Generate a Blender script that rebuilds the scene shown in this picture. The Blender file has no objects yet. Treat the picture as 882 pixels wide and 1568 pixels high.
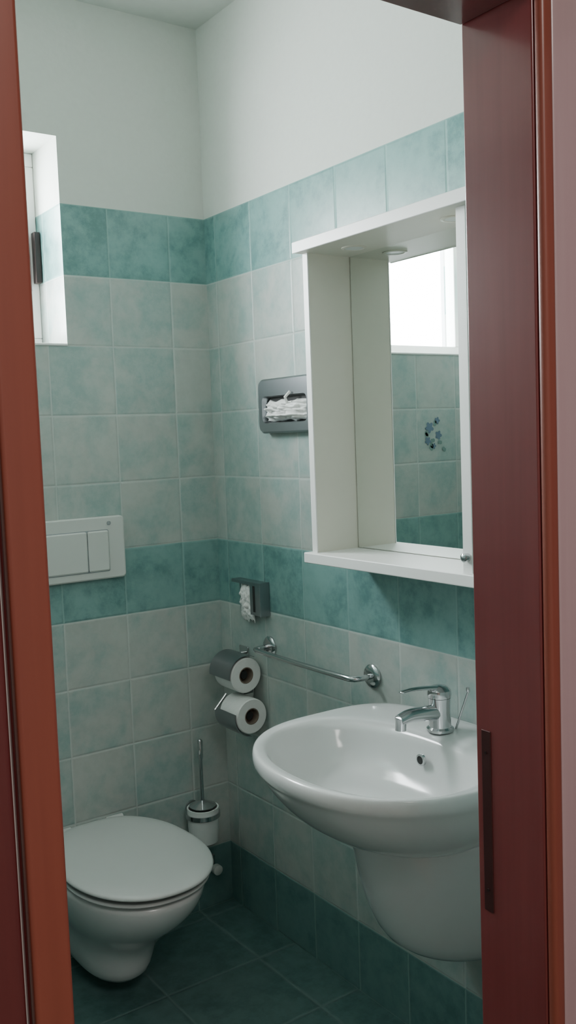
import bpy, bmesh, random
from math import *
from mathutils import Vector, Matrix, noise
random.seed(3)
C=bpy.context.scene.collection
# ---------------- materials ----------------
def newmat(name):
    m=bpy.data.materials.new(name);m.use_nodes=True
    nt=m.node_tree;b=nt.nodes['Principled BSDF'];return m,nt,b
def simple(name,col,rough=.5,metal=0,coat=0,noise_amt=0.04,nscale=30,bump=0,ior=None):
    m,nt,b=newmat(name)
    N=nt.nodes;L=nt.links
    b.inputs['Roughness'].default_value=rough;b.inputs['Metallic'].default_value=metal
    b.inputs['Coat Weight'].default_value=coat;b.inputs['Coat Roughness'].default_value=.08
    tc=N.new('ShaderNodeTexCoord');nz=N.new('ShaderNodeTexNoise');nz.inputs['Scale'].default_value=nscale
    L.new(tc.outputs['Object'],nz.inputs['Vector'])
    mx=N.new('ShaderNodeMixRGB');mx.inputs[1].default_value=(*[c*(1-noise_amt) for c in col],1);mx.inputs[2].default_value=(*[min(1,c*(1+noise_amt)) for c in col],1)
    L.new(nz.outputs[0],mx.inputs[0]);L.new(mx.outputs[0],b.inputs['Base Color'])
    if bump:
        bp=N.new('ShaderNodeBump');bp.inputs['Strength'].default_value=bump;bp.inputs['Distance'].default_value=.003
        L.new(nz.outputs[0],bp.inputs['Height']);L.new(bp.outputs[0],b.inputs['Normal'])
    return m
def M(nt,op,a,b=None,c=None):
    n=nt.nodes.new('ShaderNodeMath');n.operation=op
    for i,v in enumerate((a,b,c)):
        if v is None: continue
        if isinstance(v,(int,float)): n.inputs[i].default_value=v
        else: nt.links.new(v,n.inputs[i])
    return n.outputs[0]
def mixc(nt,f,a,b,mode='MIX'):
    n=nt.nodes.new('ShaderNodeMixRGB');n.blend_type=mode
    for i,v in enumerate((f,a,b)):
        if isinstance(v,(int,float)): n.inputs[i].default_value=v
        elif isinstance(v,tuple): n.inputs[i].default_value=(*v,1)
        else: nt.links.new(v,n.inputs[i])
    return n.outputs[0]
def ramp(nt,f,p0,p1):
    n=nt.nodes.new('ShaderNodeMapRange');nt.links.new(f,n.inputs[0]);n.inputs[1].default_value=p0;n.inputs[2].default_value=p1
    n.interpolation_type='SMOOTHSTEP';return n.outputs[0]
def tile_mat(name,floor=False,T=.2):
    m,nt,b=newmat(name);N=nt.nodes;L=nt.links
    g=N.new('ShaderNodeNewGeometry');sp=N.new('ShaderNodeSeparateXYZ');L.new(g.outputs['Position'],sp.inputs[0])
    sn=N.new('ShaderNodeSeparateXYZ');L.new(g.outputs['True Normal'],sn.inputs[0])
    X,Y,Z=sp.outputs
    if floor:
        u=M(nt,'ADD',X,.128);v=M(nt,'ADD',Y,.05)
    else:
        isx=M(nt,'GREATER_THAN',M(nt,'ABSOLUTE',sn.outputs[0]),.5)
        ux=M(nt,'ADD',X,.128);uy=M(nt,'ADD',Y,.06)
        u=M(nt,'ADD',M(nt,'MULTIPLY',uy,isx),M(nt,'MULTIPLY',ux,M(nt,'SUBTRACT',1,isx)));v=Z
    us=M(nt,'DIVIDE',u,T);vs=M(nt,'DIVIDE',M(nt,'ADD',v,.0001),T)
    cu=M(nt,'FLOOR',us);cv=M(nt,'FLOOR',vs)
    du=M(nt,'PINGPONG',us,.5);dv=M(nt,'PINGPONG',vs,.5)
    d=M(nt,'MINIMUM',du,dv)
    grout=M(nt,'SUBTRACT',1,ramp(nt,d,.006,.014))
    cb=N.new('ShaderNodeCombineXYZ');L.new(cu,cb.inputs[0]);L.new(cv,cb.inputs[1])
    if not floor: L.new(M(nt,'MULTIPLY',isx,7.3),cb.inputs[2])
    wn=N.new('ShaderNodeTexWhiteNoise');L.new(cb.outputs[0],wn.inputs[0])
    off=N.new('ShaderNodeVectorMath');off.operation='MULTIPLY_ADD';L.new(wn.outputs['Color'],off.inputs[0]);off.inputs[1].default_value=(9,9,9);L.new(g.outputs['Position'],off.inputs[2])
    n1=N.new('ShaderNodeTexNoise');n1.inputs['Scale'].default_value=8;n1.inputs['Detail'].default_value=5;n1.inputs['Roughness'].default_value=.62;n1.inputs['Distortion'].default_value=.4;L.new(off.outputs[0],n1.inputs['Vector'])
    n2=N.new('ShaderNodeTexNoise');n2.inputs['Scale'].default_value=24;n2.inputs['Detail'].default_value=6;n2.inputs['Roughness'].default_value=.7;L.new(off.outputs[0],n2.inputs['Vector'])
    f1=M(nt,'ADD',M(nt,'MULTIPLY',wn.outputs['Value'],.24),M(nt,'MULTIPLY',n1.outputs[0],1.35))
    f1=ramp(nt,f1,.58,1.02)
    f2=ramp(nt,n2.outputs[0],.33,.66)
    teal=mixc(nt,f2,(.098,.22,.213),(.18,.34,.322))
    teal=mixc(nt,M(nt,'MULTIPLY',f1,.65),teal,(.24,.41,.385))
    if floor:
        col=mixc(nt,f2,(.052,.112,.108),(.088,.172,.164));col=mixc(nt,M(nt,'MULTIPLY',f1,.5),col,(.115,.20,.19))
        gc=(.15,.22,.21)
    else:
        light=mixc(nt,f1,(.425,.455,.425),(.27,.385,.365))
        light=mixc(nt,M(nt,'MULTIPLY',f2,.42),light,(.50,.54,.505))
        md=M(nt,'FLOORED_MODULO',M(nt,'ADD',cv,.5),5)
        t=M(nt,'LESS_THAN',md,1)
        col=mixc(nt,t,light,teal)
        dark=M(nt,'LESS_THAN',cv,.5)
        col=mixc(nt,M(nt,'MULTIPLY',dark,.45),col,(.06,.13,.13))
        gc=mixc(nt,t,(.54,.58,.55),(.29,.45,.42))
    col=mixc(nt,M(nt,'MULTIPLY',grout,.6),col,gc)
    L.new(col,b.inputs['Base Color'])
    L.new(M(nt,'ADD',M(nt,'MULTIPLY',grout,.4),.30 if not floor else .30),b.inputs['Roughness'])
    h=M(nt,'ADD',M(nt,'MULTIPLY',ramp(nt,d,.0,.03),1.0),M(nt,'MULTIPLY',n1.outputs[0],.5))
    bp=N.new('ShaderNodeBump');bp.inputs['Strength'].default_value=.35;bp.inputs['Distance'].default_value=.003
    L.new(h,bp.inputs['Height']);L.new(bp.outputs[0],b.inputs['Normal'])
    return m
def wood(name,c1,c2,rough=.3,coat=.4):
    m,nt,b=newmat(name);N=nt.nodes;L=nt.links
    tc=N.new('ShaderNodeTexCoord');mp=N.new('ShaderNodeMapping');mp.inputs['Scale'].default_value=(60,60,2.2)
    L.new(tc.outputs['Object'],mp.inputs[0]);nz=N.new('ShaderNodeTexNoise');nz.inputs['Scale'].default_value=1.6;nz.inputs['Detail'].default_value=5
    L.new(mp.outputs[0],nz.inputs['Vector'])
    L.new(mixc(nt,nz.outputs[0],c1,c2),b.inputs['Base Color'])
    b.inputs['Roughness'].default_value=rough;b.inputs['Coat Weight'].default_value=coat;b.inputs['Coat Roughness'].default_value=.15
    return m
TILE=tile_mat('glazed_wall_tile');FLOOR=tile_mat('floor_tile_teal',True,.3)
PLAS=simple('white_plaster',(.61,.64,.595),.9,noise_amt=.03,nscale=60,bump=.25)
CEIL=simple('ceiling_paint',(.58,.61,.57),.9,bump=.2)
CER=simple('white_ceramic',(.69,.70,.69),.16,coat=.4,noise_amt=.01)
LIDM=simple('toilet_plastic',(.56,.58,.565),.32,noise_amt=.01)
CREAM=simple('cream_laminate',(.66,.65,.57),.4,noise_amt=.02)
WHITE=simple('white_lacquer',(.82,.82,.80),.35,noise_amt=.01)
PLATE=simple('flush_plate_plastic',(.62,.64,.61),.3,noise_amt=.01)
CHR=simple('chrome',(.60,.61,.62),.12,1,noise_amt=.02)
STEEL=simple('brushed_steel',(.36,.38,.40),.28,1,noise_amt=.05)
DARK=simple('dark_gap',(.02,.02,.02),.6)
PAPER=simple('tissue_paper',(.78,.78,.76),.95,noise_amt=.03,nscale=80,bump=.4)
CARD=simple('cardboard',(.22,.17,.13),.9)
FROST=simple('frosted_plastic',(.68,.72,.70),.4)
WJ=wood('mahogany_shaded',(.150,.026,.028),(.20,.042,.042),.28,.6)  # frame wood with the shade of the reveal put into its colour
WO=wood('mahogany_lit',(.215,.052,.034),(.285,.075,.048),.4,.2)  # same frame wood, more orange where the front light is painted in
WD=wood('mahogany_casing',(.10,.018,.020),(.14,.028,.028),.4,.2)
WL=wood('lacquer_pink_sheen',(.46,.32,.34),(.52,.38,.40),.3,.6)  # maroon lacquer, its pinkish reflected light put into the base colour
HALL=simple('hall_paint',(.62,.58,.55),.9)
HFL=simple('hall_floor',(.30,.22,.16),.5)
BRASS=simple('dark_hinge_metal',(.05,.03,.03),.4,.6)
PLT=simple('strike_plate_metal',(.08,.03,.03),.35,.5)
MIR,nt,b=newmat('mirror_glass');b.inputs['Metallic'].default_value=1;b.inputs['Roughness'].default_value=.01;b.inputs['Base Color'].default_value=(.84,.88,.86,1)
GL,nt,b=newmat('window_glass')
nt.nodes.remove(b);o=nt.nodes['Material Output'];tr=nt.nodes.new('ShaderNodeBsdfTransparent');gs=nt.nodes.new('ShaderNodeBsdfGlossy');gs.inputs['Roughness'].default_value=.02
mx=nt.nodes.new('ShaderNodeMixShader');mx.inputs[0].default_value=.06;nt.links.new(tr.outputs[0],mx.inputs[1]);nt.links.new(gs.outputs[0],mx.inputs[2]);nt.links.new(mx.outputs[0],o.inputs[0])
BLUE=simple('flower_blue',(.12,.19,.27),.3);GREEN=simple('flower_green',(.16,.27,.25),.3)
# ---------------- mesh helpers ----------------
def obj(name,verts,faces,mats,parent=None,smooth=False,fm=None,bevel=0,sub=0,seg=3):
    me=bpy.data.meshes.new(name);me.from_pydata([tuple(v) for v in verts],[],faces)
    if not isinstance(mats,(list,tuple)): mats=[mats]
    for m in mats: me.materials.append(m)
    if fm:
        for p,i in zip(me.polygons,fm): p.material_index=i
    bm=bmesh.new();bm.from_mesh(me);bmesh.ops.recalc_face_normals(bm,faces=bm.faces);bm.to_mesh(me);bm.free()
    for p in me.polygons: p.use_smooth=smooth
    o=bpy.data.objects.new(name,me);C.objects.link(o)
    if parent: o.parent=parent
    if bevel:
        md=o.modifiers.new('b','BEVEL');md.width=bevel;md.segments=seg;md.limit_method='ANGLE';md.angle_limit=radians(35)
        for p in me.polygons: p.use_smooth=True
        o.modifiers.new('w','WEIGHTED_NORMAL').keep_sharp=True
    if sub:
        md=o.modifiers.new('s','SUBSURF');md.levels=sub;md.render_levels=sub
    return o
def boxes(name,bl,mats,parent=None,bevel=0):
    V=[];F=[];fm=[]
    for e in bl:
        x0,x1,y0,y1,z0,z1=e[:6];mi=e[6] if len(e)>6 else 0
        k=len(V);V+=[(x0,y0,z0),(x1,y0,z0),(x1,y1,z0),(x0,y1,z0),(x0,y0,z1),(x1,y0,z1),(x1,y1,z1),(x0,y1,z1)]
        F+=[tuple(k+i for i in f) for f in ((0,3,2,1),(4,5,6,7),(0,1,5,4),(1,2,6,5),(2,3,7,6),(3,0,4,7))];fm+=[mi]*6
    return obj(name,V,F,mats,parent,fm=fm,bevel=bevel)
def loft(name,rings,mats,parent=None,cap0=True,cap1=True,smooth=True,sub=0,closed=True):
    n=len(rings[0]);V=[p for r in rings for p in r];F=[]
    for i in range(len(rings)-1):
        for j in range(n if closed else n-1):
            a=i*n+j;b=i*n+(j+1)%n;F.append((a,b,b+n,a+n))
    if cap0: F.append(tuple(range(n)))
    if cap1: F.append(tuple((len(rings)-1)*n+j for j in range(n)))
    return obj(name,V,F,mats,parent,smooth=smooth,sub=sub)
def tube(name,pts,r,mat,parent=None,seg=14,radii=None,cap=True):
    pts=[Vector(p) for p in pts];rings=[]
    t0=(pts[1]-pts[0]).normalized();up=Vector((0,0,1)) if abs(t0.z)<.9 else Vector((1,0,0))
    nrm=(up-t0*up.dot(t0)).normalized()
    for i,p in enumerate(pts):
        if i==0:t=pts[1]-pts[0]
        elif i==len(pts)-1:t=pts[-1]-pts[-2]
        else:t=(pts[i+1]-p).normalized()+(p-pts[i-1]).normalized()
        t.normalize();nrm=(nrm-t*nrm.dot(t)).normalized();bi=t.cross(nrm)
        rr=radii[i] if radii else r
        rings.append([p+nrm*cos(a)*rr+bi*sin(a)*rr for a in [2*pi*j/seg for j in range(seg)]])
    o=loft(name,rings,mat,parent,cap,cap)
    md=o.modifiers.new('e','EDGE_SPLIT');md.split_angle=radians(50);return o
def cyl(name,a,b_,r,mat,parent=None,seg=32,r2=None):
    return tube(name,[a,b_],r,mat,parent,seg,radii=[r,r2 if r2 is not None else r])
def lathe(name,prof,origin,mat,parent=None,axis='Z',seg=40,caps=True):
    rings=[]
    for r,h in prof:
        ring=[]
        for j in range(seg):
            a=2*pi*j/seg
            if axis=='Z':p=(r*cos(a),r*sin(a),h)
            elif axis=='X':p=(h,r*cos(a),r*sin(a))
            else:p=(r*cos(a),h,r*sin(a))
            ring.append(Vector(origin)+Vector(p))
        rings.append(ring)
    o=loft(name,rings,mat,parent,caps,caps)
    md=o.modifiers.new('e','EDGE_SPLIT');md.split_angle=radians(40);return o
def empty(name,loc=(0,0,0)):
    e=bpy.data.objects.new(name,None);C.objects.link(e);e.empty_display_size=.05;return e
def rrect(w,h,r,n=6):
    pts=[]
    for cx,cy,a0 in ((w-r,h-r,0),(-w+r,h-r,pi/2),(-w+r,-h+r,pi),(w-r,-h+r,1.5*pi)):
        for i in range(n+1):
            a=a0+pi/2*i/n;pts.append((cx+r*cos(a),cy+r*sin(a)))
    return pts
def spline(pts,n=8):
    P=[Vector(p) for p in pts];P=[P[0]*2-P[1]]+P+[P[-1]*2-P[-2]];out=[]
    for i in range(1,len(P)-2):
        for k in range(n):
            t=k/n;a,b_,c,d=P[i-1:i+3]
            out.append(.5*((2*b_)+(c-a)*t+(2*a-5*b_+4*c-d)*t*t+(3*b_-a-3*c+d)*t**3))
    out.append(P[-2]);return out
# ---------------- room ----------------
XL=-1.45;YF=-1.715;ZC=2.77
wx0,wx1,wz0,wz1=-1.38,-.47,1.80,2.385
boxes('wall_back',[(XL-.15,.15,0,.3,-.1,wz0,0),(wx1,.15,0,.3,wz0,2.2,0),(XL-.15,wx0,0,.3,wz0,2.2,0),
 (wx1,.15,0,.3,2.2,wz1,1),(XL-.15,wx0,0,.3,2.2,wz1,1),(XL-.15,.15,0,.3,wz1,ZC+.1,1)],[TILE,PLAS])
boxes('wall_right',[(0,.15,YF,0,-.1,2.2,0),(0,.15,YF,0,2.2,ZC+.1,1)],[TILE,PLAS])
boxes('wall_left',[(XL-.15,XL,YF,0,-.1,2.2,0),(XL-.15,XL,YF,0,2.2,ZC+.1,1)],[TILE,PLAS])
boxes('floor',[(XL-.15,.15,YF-.02,.3,-.12,0,0)],[FLOOR])
boxes('ceiling',[(XL-.15,.15,YF-.1,.3,ZC,ZC+.12,0)],[CEIL])
jx0,jx1,jz=-1.248,-.62,2.030
cw=.035
a0,a1,a2=jx0-cw,jx1+cw,jz+cw
boxes('wall_front',[(-2.6,a0,-1.82,YF-.008,-.1,ZC+.1,1),(a1,.6,-1.82,YF-.008,-.1,ZC+.1,1),(a0,a1,-1.82,YF-.008,a2,ZC+.1,1),
 (XL,a0,YF-.008,YF,-.1,2.2,0),(a1,0,YF-.008,YF,-.1,2.2,0),(a0,a1,YF-.008,YF,a2,2.2,0),(XL,0,YF-.008,YF,2.2,ZC,2)],[TILE,HALL,PLAS])
boxes('wall_hall_left',[(-2.75,-2.6,-4.4,-1.82,-.1,ZC+.1)],[HALL])
boxes('wall_hall_right',[(.45,.6,-4.4,-1.82,-.1,ZC+.1)],[HALL])
boxes('wall_hall_back',[(-2.75,.6,-4.55,-4.4,-.1,ZC+.1)],[HALL])
boxes('ceiling_hall',[(-2.75,.6,-4.55,-1.82,ZC,ZC+.12)],[CEIL])
boxes('floor_hall',[(-2.75,.6,-4.55,YF-.02,-.12,-.001)],[HFL])
# door frame
fr=empty('trim_1')
boxes('jamb_strike_side',[(jx1,jx1+cw,-1.825,YF+.004,0,jz+cw)],[WJ],fr,.003)
boxes('jamb_hinge_side',[(jx0-cw,jx0,-1.825,YF+.004,0,jz+cw)],[WJ],fr,.003)
boxes('head',[(jx0,jx1,-1.825,YF+.004,jz,jz+cw)],[WJ],fr,.003)
boxes('front_edge_left',[(jx0-.034,jx0,-1.84,-1.8251,0,jz+.034)],[WO],fr,.004)
boxes('front_edge_right',[(jx1,jx1+.020,-1.84,-1.8251,0,jz+.022)],[WO],fr,.006)
boxes('front_edge_head',[(jx0,jx1,-1.84,-1.8251,jz,jz+.034)],[WO],fr,.004)
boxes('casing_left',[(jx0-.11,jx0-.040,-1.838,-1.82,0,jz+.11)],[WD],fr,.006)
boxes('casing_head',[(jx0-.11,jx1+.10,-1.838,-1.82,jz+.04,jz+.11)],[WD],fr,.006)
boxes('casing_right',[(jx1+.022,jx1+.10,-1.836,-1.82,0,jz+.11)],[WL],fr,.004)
boxes('strike_plate',[(jx1-.0015,jx1+.002,-1.738,-1.722,.87,1.12)],[PLT],fr,.001)
for z in (.9,1.09): cyl('screw',(jx1-.003,-1.73,z),(jx1,-1.73,z),.002,BRASS,fr,12)
# open door leaf standing into the hall
dr=empty('door_1')
boxes('leaf',[(-.505,-.465,-2.47,-1.848,.01,2.02)],[WL],dr,.004)
for x in (-.505,-.465):
    s=-1 if x<-.48 else 1
    lathe('rosette',[(.024,0),(.024,s*.006),(.01,s*.008)],(x,-2.41,1.03),STEEL,dr,'X')
    tube('handle',[(x,-2.41,1.03),(x+s*.045,-2.41,1.03),(x+s*.05,-2.395,1.03),(x+s*.05,-2.29,1.03)],.009,STEEL,dr)
for z in (.25,1.75): cyl('hinge',(-.51,-1.845,z),(-.51,-1.845,z+.09),.007,BRASS,dr)
# ---------------- window ----------------
w=empty('window_1');yf=.19
def frame(name,x0,x1,z0,z1,t,y0,y1,mat,par,bv=.004):
    return boxes(name,[(x0,x1,y0,y1,z0,z0+t),(x0,x1,y0,y1,z1-t,z1),(x0,x0+t,y0,y1,z0+t,z1-t),(x1-t,x1,y0,y1,z0+t,z1-t)],[mat],par,bv)
frame('outer_frame',wx0,wx1,wz0,wz1,.040,yf,yf+.06,WHITE,w)
frame('sash',wx0+.030,wx1-.030,wz0+.020,wz1-.030,.034,yf-.012,yf+.04,WHITE,w)
boxes('glass',[(wx0+.06,wx1-.06,yf+.012,yf+.018,wz0+.050,wz1-.060)],[GL],w)
boxes('sill_board',[(wx0,wx1,-.004,yf,wz0-.001,wz0+.006)],[WHITE],w,.002)
boxes('handle_plate',[(wx1-.062,wx1-.042,yf-.022,yf-.012,2.02,2.14)],[BRASS],w,.002)
tube('handle_lever',[(wx1-.052,yf-.02,2.12),(wx1-.052,yf-.05,2.12),(wx1-.052,yf-.055,2.10),(wx1-.052,yf-.055,1.97)],.007,BRASS,w)
boxes('stay_hinge',[(wx1-.02,wx1-.002,yf-.03,yf-.005,2.0,2.15)],[BRASS],w,.002)
# ---------------- mirror cabinet ----------------
mc=empty('mirror_cabinet')
boxes('mirror_back',[(-.022,-.001,-1.262,-.728,1.225,1.96)],[CREAM],mc)
boxes('mirror_pane',[(-.026,-.0225,-1.236,-.745,1.232,1.955)],[MIR],mc)
boxes('side_panel_far',[(-.152,-.001,-.742,-.724,1.229,1.958)],[CREAM],mc,.001)
boxes('side_panel_near',[(-.152,-.001,-1.262,-1.238,1.229,1.958)],[CREAM],mc,.001)
boxes('side_edge_far',[(-.156,-.1525,-.743,-.723,1.229,1.958)],[WHITE],mc,.001)
boxes('side_edge_near',[(-.156,-.1525,-1.263,-1.237,1.229,1.958)],[WHITE],mc,.001)
boxes('canopy_board',[(-.180,-.001,-1.30,-.721,1.955,1.980)],[CREAM],mc,.002)
boxes('canopy_edge',[(-.184,-.1801,-1.30,-.719,1.954,1.981)],[WHITE],mc,.002)
boxes('shelf_board',[(-.172,-.001,-1.285,-.707,1.204,1.230)],[WHITE],mc,.003)
for y in (-.84,-1.17):
    lathe('downlight_ring',[(.030,0),(.030,-.002),(.024,-.003),(.022,-.001)],(-.09,y,1.955),CREAM,mc,'Z')
    lathe('downlight_lens',[(.0215,0),(.0215,-.0015)],(-.09,y,1.9545),FROST,mc,'Z')
lathe('switch_knob',[(.009,0),(.009,-.012),(.004,-.016)],(-.156,-1.25,1.262),CHR,mc,'X')
# ---------------- washbasin ----------------
wb=empty('washbasin');NN=72;cx,cy=-.270,-1.117;ZB=.008
def outline(ax,ay,cx,cy,nb,nf,clampx=None):
    out=[]
    for j in range(NN):
        a=2*pi*j/NN;c,s=cos(a),sin(a);n=nb if c>0 else nf
        out.append((cx+ax*copysign(abs(c)**(2/n),c),cy+ay*copysign(abs(s)**(2/n),s)))
    return out
OUT=outline(.268,.299,cx,cy,4.5,2.15)
INN=outline(.178,.258,-.324,cy,2.6,2.15)
def ring(o,k,z,anchor=(-.13,-1.117)):
    r=[]
    for x,y in o:
        r.append((x+(anchor[0]-x)*k if x<-.02 else x,y+(anchor[1]-y)*k,z+ZB))
    return r
def blend(k,z): return [(a[0]+(b_[0]-a[0])*k,a[1]+(b_[1]-a[1])*k,z+ZB) for a,b_ in zip(OUT,INN)]
def inr(s,z,cxx=-.317): return [(cxx+(x-cxx)*s,cy+(y-cy)*s,z+ZB) for x,y in INN]
rings=[ring(OUT,.62,.655),ring(OUT,.45,.668),ring(OUT,.26,.70),ring(OUT,.125,.75),ring(OUT,.05,.795),ring(OUT,.030,.812),ring(OUT,.010,.820),ring(OUT,.0,.830),ring(OUT,.0,.846),blend(.12,.854),blend(.35,.854),blend(.8,.850),blend(1,.846),inr(.955,.830),inr(.90,.795),inr(.80,.758),inr(.62,.735),inr(.38,.722),inr(.12,.716)]
loft('basin_body',rings,CER,wb,True,True,sub=1)
lathe('drain',[(.024,0),(.024,.003),(.016,.004),(.015,.001)],(-.315,cy,.716+ZB),CHR,wb)
lathe('overflow_ring',[(.013,0),(.013,-.006),(.009,-.007),(.009,-.003)],(-.172,-1.118,.812),CHR,wb,'X',24)
lathe('overflow_hole',[(.009,0),(.009,-.0062)],(-.172,-1.118,.812),DARK,wb,'X',24)
def half(hw,dp,z,n=24):
    r=[]
    for j in range(n+1):
        a=pi*j/n;r.append((-.002-dp*sin(a)**.8,cy+hw*cos(a),z))
    return r
loft('trap_cover',[half(.195,.345,.73),half(.195,.335,.66),half(.192,.325,.60),half(.188,.31,.54),half(.18,.285,.47),half(.17,.255,.42),half(.14,.21,.390),half(.07,.11,.383)],CER,wb,True,True,sub=1)
# faucet
fa=empty('basin_mixer_tap');fx,fy,fz=-.105,-1.106,.860
lathe('base',[(.030,0),(.030,.006),(.025,.010),(.023,.04),(.024,.066),(.025,.074)],(fx,fy,fz),CHR,fa)
lathe('cap',[(.0255,0),(.0265,.006),(.0255,.016),(.017,.024),(.004,.027)],(fx,fy,fz+.075),CHR,fa)
sp=spline([(fx-.005,fy,fz+.040),(fx-.05,fy,fz+.047),(fx-.092,fy,fz+.050),(fx-.120,fy,fz+.045)],5)
tube('spout',sp,.013,CHR,fa,18,radii=[.018-.005*i/(len(sp)-1) for i in range(len(sp))])
cyl('aerator',(fx-.114,fy,fz+.050),(fx-.116,fy,fz+.024),.012,CHR,fa)
L_=spline([(fx+.010,fy,fz+.094),(fx-.04,fy,fz+.102),(fx-.08,fy,fz+.106),(fx-.115,fy,fz+.105)],5)
V=[]
for i,p in enumerate(L_):
    t=i/(len(L_)-1);hw=.013-.004*t;th=.006-.003*t
    V.append([(p.x,p.y+hw,p.z-th),(p.x,p.y-hw,p.z-th),(p.x,p.y-hw*.8,p.z+th),(p.x,p.y+hw*.8,p.z+th)])
loft('lever',V,CHR,fa,sub=1)
cyl('popup_rod',(fx+.03,fy-.018,fz+.0),(fx+.048,fy-.04,fz+.085),.0025,CHR,fa,10)
lathe('popup_knob',[(.003,0),(.005,.005),(.004,.012)],(fx+.048,fy-.04,fz+.083),CHR,fa,'Z',12)
# ---------------- toilet ----------------
to=empty('wall_hung_toilet');tx=-.517
def egg(hw,yb,yfr,z,hb=None,n=48,e=2.3):
    ym=yb+(yfr-yb)*.52;r=[]
    for j in range(n):
        a=2*pi*j/n;c,s=cos(a),sin(a)
        if s>=0: nn=3.6;y=ym+(yb-ym)*abs(s)**(2/nn);hh=hw if hb is None else hw+(hb-hw)*(abs(s)**(2/nn))**2
        else: nn=2.15;y=ym+(yfr-ym)*abs(s)**(2/nn);hh=hw
        r.append((tx+hh*copysign(abs(c)**(2/nn),c),y,z))
    return r
rs=[egg(.05,-.002,-.26,.050,.05),egg(.085,-.002,-.325,.060,.09),egg(.100,-.002,-.352,.10,.12),egg(.106,-.002,-.365,.155,.15),egg(.122,-.002,-.42,.21,.165),egg(.150,-.002,-.495,.26,.175),egg(.172,-.002,-.56,.315,.18),egg(.182,-.002,-.588,.36,.18),egg(.184,-.002,-.593,.385,.18),egg(.178,-.004,-.585,.394,.175)]
loft('bowl',rs,CER,to,sub=1)
def slab(name,hw,yb,yfr,z0,z1,hb,mat,dome=0):
    r=[egg(hw-.006,yb-.004,yfr+.006,z0,hb-.006),egg(hw,yb,yfr,z0+.004,hb),egg(hw,yb,yfr,z1-.006,hb),egg(hw-.006,yb-.005,yfr+.007,z1,hb-.006)]
    if dome:
        r+= [egg(hw*.8,yb-.04,yfr+.05,z1+dome*.6,hb*.8),egg(hw*.4,yb-.14,yfr+.15,z1+dome,hb*.4)]
    return loft(name,r,mat,to,sub=1)
slab('seat',.186,-.10,-.603,.396,.410,.135,LIDM)
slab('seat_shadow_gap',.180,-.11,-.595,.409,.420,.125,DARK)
slab('lid',.192,-.085,-.618,.4185,.435,.135,LIDM,.007)
for dx in (-.08,.08): cyl('seat_hinge',(tx+dx-.025,-.075,.415),(tx+dx+.025,-.075,.415),.012,LIDM,to,20)
fp=empty('flush_plate');px,pz=-.507,1.211
def plate(name,cxx,cz,w_,h_,y0,y1,r,mat,par,inset=.004):
    P=rrect(w_,h_,r);Q=rrect(w_-inset,h_-inset,max(r-inset,.001))
    return loft(name,[[(cxx+a,y0,cz+b_) for a,b_ in P],[(cxx+a,y1+inset*.7,cz+b_) for a,b_ in P],[(cxx+a,y1,cz+b_) for a,b_ in Q]],mat,par,smooth=False)
plate('cover',px,pz,.174,.092,-.001,-.022,.012,PLATE,fp)
plate('recess_line',px,pz-.008,.123,.062,-.0215,-.0226,.006,STEEL,fp,.0005)
plate('button_large',px-.034,pz-.008,.087,.0595,-.0215,-.028,.006,PLATE,fp)
plate('button_small',px+.0885,pz-.008,.0325,.0595,-.0215,-.028,.006,PLATE,fp)
lathe('screw_cap',[(.006,0),(.006,-.003)],(px+.125,-.0215,pz+.072),STEEL,fp,'Y',16)
# ---------------- toilet brush ----------------
tb=empty('toilet_brush_holder');bx,by=-.140,-.075
lathe('cup',[(.038,0),(.044,.004),(.048,.05),(.050,.10),(.050,.112),(.045,.112),(.043,.01)],(bx,by,.262),FROST,tb)
lathe('ring',[(.054,0),(.054,.014),(.0505,.014),(.0505,0)],(bx,by,.345),CHR,tb)
cyl('wall_arm',(bx,by+.05,.352),(bx,-.001,.352),.007,CHR,tb)
lathe('wall_rosette',[(.022,-.001),(.022,-.008),(.012,-.010)],(bx,0,.352),CHR,tb,'Y')
lathe('brush_lid',[(.04,0),(.042,.006),(.02,.016),(.008,.022)],(bx,by,.374),CHR,tb)
lathe('brush_handle',[(.006,0),(.006,.14),(.0085,.15),(.0085,.20),(.005,.205)],(bx,by,.385),CHR,tb,seg=20)
av=empty('angle_valve')
lathe('rosette',[(.022,-.001),(.022,-.006),(.010,-.008)],(-.09,0,.15),CHR,av,'Y')
cyl('body',(-.09,-.002,.15),(-.09,-.05,.15),.009,CHR,av)
lathe('knob',[(.014,0),(.016,-.004),(.016,-.02),(.010,-.024)],(-.09,-.048,.15),PLATE,av,'Y',20)
cyl('outlet',(-.09,-.035,.15),(-.09,-.035,.19),.007,CHR,av)
# ---------------- towel rail ----------------
tr_=empty('towel_rail')
for y in (-.285,-.756):
    lathe('rosette',[(.031,-.001),(.031,-.006),(.026,-.011),(.012,-.013)],(0,y,.896),CHR,tr_,'X')
pts=[(-.004,-.285,.896),(-.045,-.285,.896),(-.058,-.291,.896),(-.064,-.305,.896),(-.066,-.40,.896),(-.067,-.52,.896),(-.066,-.64,.896),(-.064,-.736,.896),(-.058,-.750,.896),(-.045,-.756,.896),(-.004,-.756,.896)]
tube('bar',pts,.0075,CHR,tr_,16)
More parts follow.
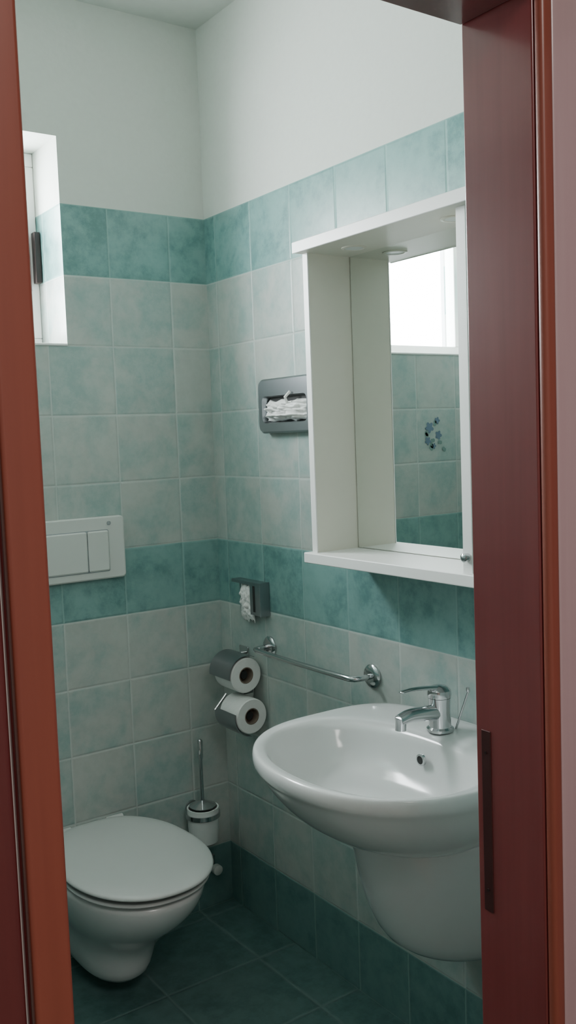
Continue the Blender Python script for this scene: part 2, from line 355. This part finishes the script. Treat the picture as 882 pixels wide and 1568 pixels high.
# ---------------- toilet roll holders ----------------
def roll_holder(name,y0,z0,under):
    e=empty(name);x=-.062
    ro=.053;ri=.025;L=.10
    lathe('paper_roll',[(ri,.06),(ri,0),(ro-.003,0),(ro,.003),(ro,L-.003),(ro-.003,L),(ri,L),(ri,.06)],(x,y0,z0),PAPER,e,'Y',caps=False)
    lathe('cardboard_core',[(ri-.001,L),(ri-.001,.0),(ri-.003,0),(ri-.003,L)],(x,y0,z0),CARD,e,'Y',caps=False)
    lathe('core_spindle',[(.012,.012),(.012,L)],(x,y0,z0),DARK,e,'Y')
    lathe('core_back',[(ri-.001,.03),(ri-.001,L-.001)],(x,y0,z0),CARD,e,'Y')
    boxes('wall_plate',[(-.006,-.001,y0+.075,y0+.125,z0+.015,z0+.065)],[CHR],e,.002)
    tube('arm',[(-.004,y0+.112,z0+.04),(x,y0+.112,z0+.04),(x,y0+.112,z0),(x,y0+.02,z0)],.005,CHR,e)
    R=ro+.006;A0,A1=(radians(60),radians(185)) if not under else (radians(165),radians(265))
    V=[];n=14
    for k in range(n+1):
        a=A0+(A1-A0)*k/n
        V.append([(x+R*cos(a),y0-.001,z0+R*sin(a)),(x+R*cos(a),y0+L+.016,z0+R*sin(a)),(x+(R+.0015)*cos(a),y0+L+.016,z0+(R+.0015)*sin(a)),(x+(R+.0015)*cos(a),y0-.001,z0+(R+.0015)*sin(a))])
    loft('cover',V,STEEL,e,smooth=True).modifiers.new('e','EDGE_SPLIT')
    if under: tube('cover_hinge',[(x-.02,y0+.112,z0+.05),(x-.062,y0+.112,z0+.008)],.004,CHR,e)
    return e
roll_holder('toilet_roll_holder',-.239,.809,False)
roll_holder('toilet_roll_holder.001',-.262,.689,True)
# ---------------- tissue things ----------------
def crumple(name,c,sx,sy,sz,par,seed,n=26):
    V=[];F=[]
    for i in range(n+1):
        for j in range(n+1):
            u=i/n*2-1;v=j/n*2-1
            q=Vector((u*2.0,v*2.0,seed))
            b_=max(0,(1-u**4)*(1-v**4));dn=abs(noise.noise(q*1.6))*.9+noise.noise(q*3.5)*.35
            V.append((c[0]-sx*(b_*(.45+dn)),c[1]+sy*u*(1+.12*noise.noise(q*2)),c[2]+sz*v*(1+.22*noise.noise(q*2+Vector((5,0,0))))))
    for i in range(n):
        for j in range(n):
            a=i*(n+1)+j;F.append((a,a+1,a+n+2,a+n+1))
    o=obj(name,V,F,PAPER,par,smooth=True);o.modifiers.new('t','SOLIDIFY').thickness=.001;return o
td=empty('tissue_dispenser')
yc,zc=-.440,1.605
def yzring(w_,h_,r,x,yc=yc,zc=zc): return [(x,yc+a,zc+b_) for a,b_ in rrect(w_,h_,r)]
loft('housing',[yzring(.130,.077,.022,-.001),yzring(.130,.077,.022,-.024),yzring(.125,.072,.018,-.030),yzring(.108,.038,.016,-.030,zc=zc-.010),yzring(.104,.034,.014,-.012,zc=zc-.010)],STEEL,td,True,False,smooth=False)
loft('slot_back',[yzring(.104,.034,.014,-.0115,zc=zc-.010),yzring(.104,.034,.014,-.0125,zc=zc-.010)],DARK,td,smooth=False)
crumple('tissue',(-.0135,yc,zc-.014),.040,.104,.029,td,1.7)
tube('tissue_tongue',[(-.03,yc-.02,zc+.0),(-.045,yc-.03,zc+.02),(-.035,yc-.04,zc+.035)],.004,PAPER,td,8)
th=empty('tissue_pack_holder')
boxes('back_plate',[(-.004,-.001,-.285,-.128,.990,1.088)],[STEEL],th,.001)
boxes('top_plate',[(-.034,-.001,-.285,-.128,1.078,1.088)],[STEEL],th,.002)
boxes('front_plate',[(-.036,-.033,-.285,-.235,.990,1.088)],[STEEL],th,.001)
boxes('side_plate',[(-.036,-.001,-.290,-.284,.988,1.089)],[STEEL],th,.001)
boxes('slot',[(-.0368,-.0362,-.262,-.252,1.0,1.078)],[DARK],th)
crumple('tissue',(-.02,-.20,1.020),.022,.035,.055,th,4.2)
# ---------------- decor tile flowers ----------------
fd=empty('flower_tile_decor')
def petal(cx_,cz_,r,n,mat,rot=0):
    V=[(cx_,-.0015,cz_)];F=[];K=40
    for k in range(K):
        a=2*pi*k/K;rr=r*(.55+.45*abs(cos(n*(a+rot)/2)));V.append((cx_+rr*cos(a),-.0015,cz_+rr*sin(a)))
    for k in range(K): F.append((0,1+k,1+(k+1)%K))
    obj('flower',V,F,mat,fd)
for a,b_,r in ((-.99,1.53,.022),(-1.035,1.50,.018),(-.98,1.48,.016),(-1.03,1.555,.014),(-1.01,1.46,.012)): petal(a,b_,r,5,BLUE,random.random())
for k in range(8): petal(-1.01+random.uniform(-.06,.05),1.505+random.uniform(-.06,.06),.011,2,GREEN,random.random()*3)
# ---------------- lights ----------------
def area(name,loc,rot,sx,sy,power,col):
    l=bpy.data.lights.new(name,'AREA');l.shape='RECTANGLE';l.size=sx;l.size_y=sy;l.energy=power;l.color=col
    o=bpy.data.objects.new(name,l);C.objects.link(o);o.location=loc;o.rotation_euler=rot;return o
area('daylight_window',((wx0+wx1)/2,yf+.10,(wz0+wz1)/2),(radians(-90),0,0),.85,.55,58,(.94,.99,1))
area('hall_fill_light',(-1.3,-3.3,2.72),(0,0,0),.8,.8,29,(1,.95,.90))  # added fill light behind the camera, no lamp in view there
W=bpy.data.worlds.new('sky');bpy.context.scene.world=W;W.use_nodes=True
bg=W.node_tree.nodes['Background'];bg.inputs[0].default_value=(.9,.95,1,1);bg.inputs[1].default_value=12
# ---------------- camera ----------------
yaw,pit,rol=0.60929,0.08157,0.03715
fw=Vector((sin(yaw)*cos(pit),cos(yaw)*cos(pit),-sin(pit)));rt=Vector((cos(yaw),-sin(yaw),0));up=rt.cross(fw)
r=rt*cos(rol)-up*sin(rol);u=rt*sin(rol)+up*cos(rol)
m=Matrix((r,u,-fw)).transposed().to_4x4();m.translation=(-1.52711,-2.58784,1.52118)
cd=bpy.data.cameras.new('camera');cd.sensor_fit='VERTICAL';cd.sensor_height=24;cd.lens=24*1439.354/1568;cd.clip_start=.02
co=bpy.data.objects.new('camera',cd);C.objects.link(co);co.matrix_world=m;bpy.context.scene.camera=co
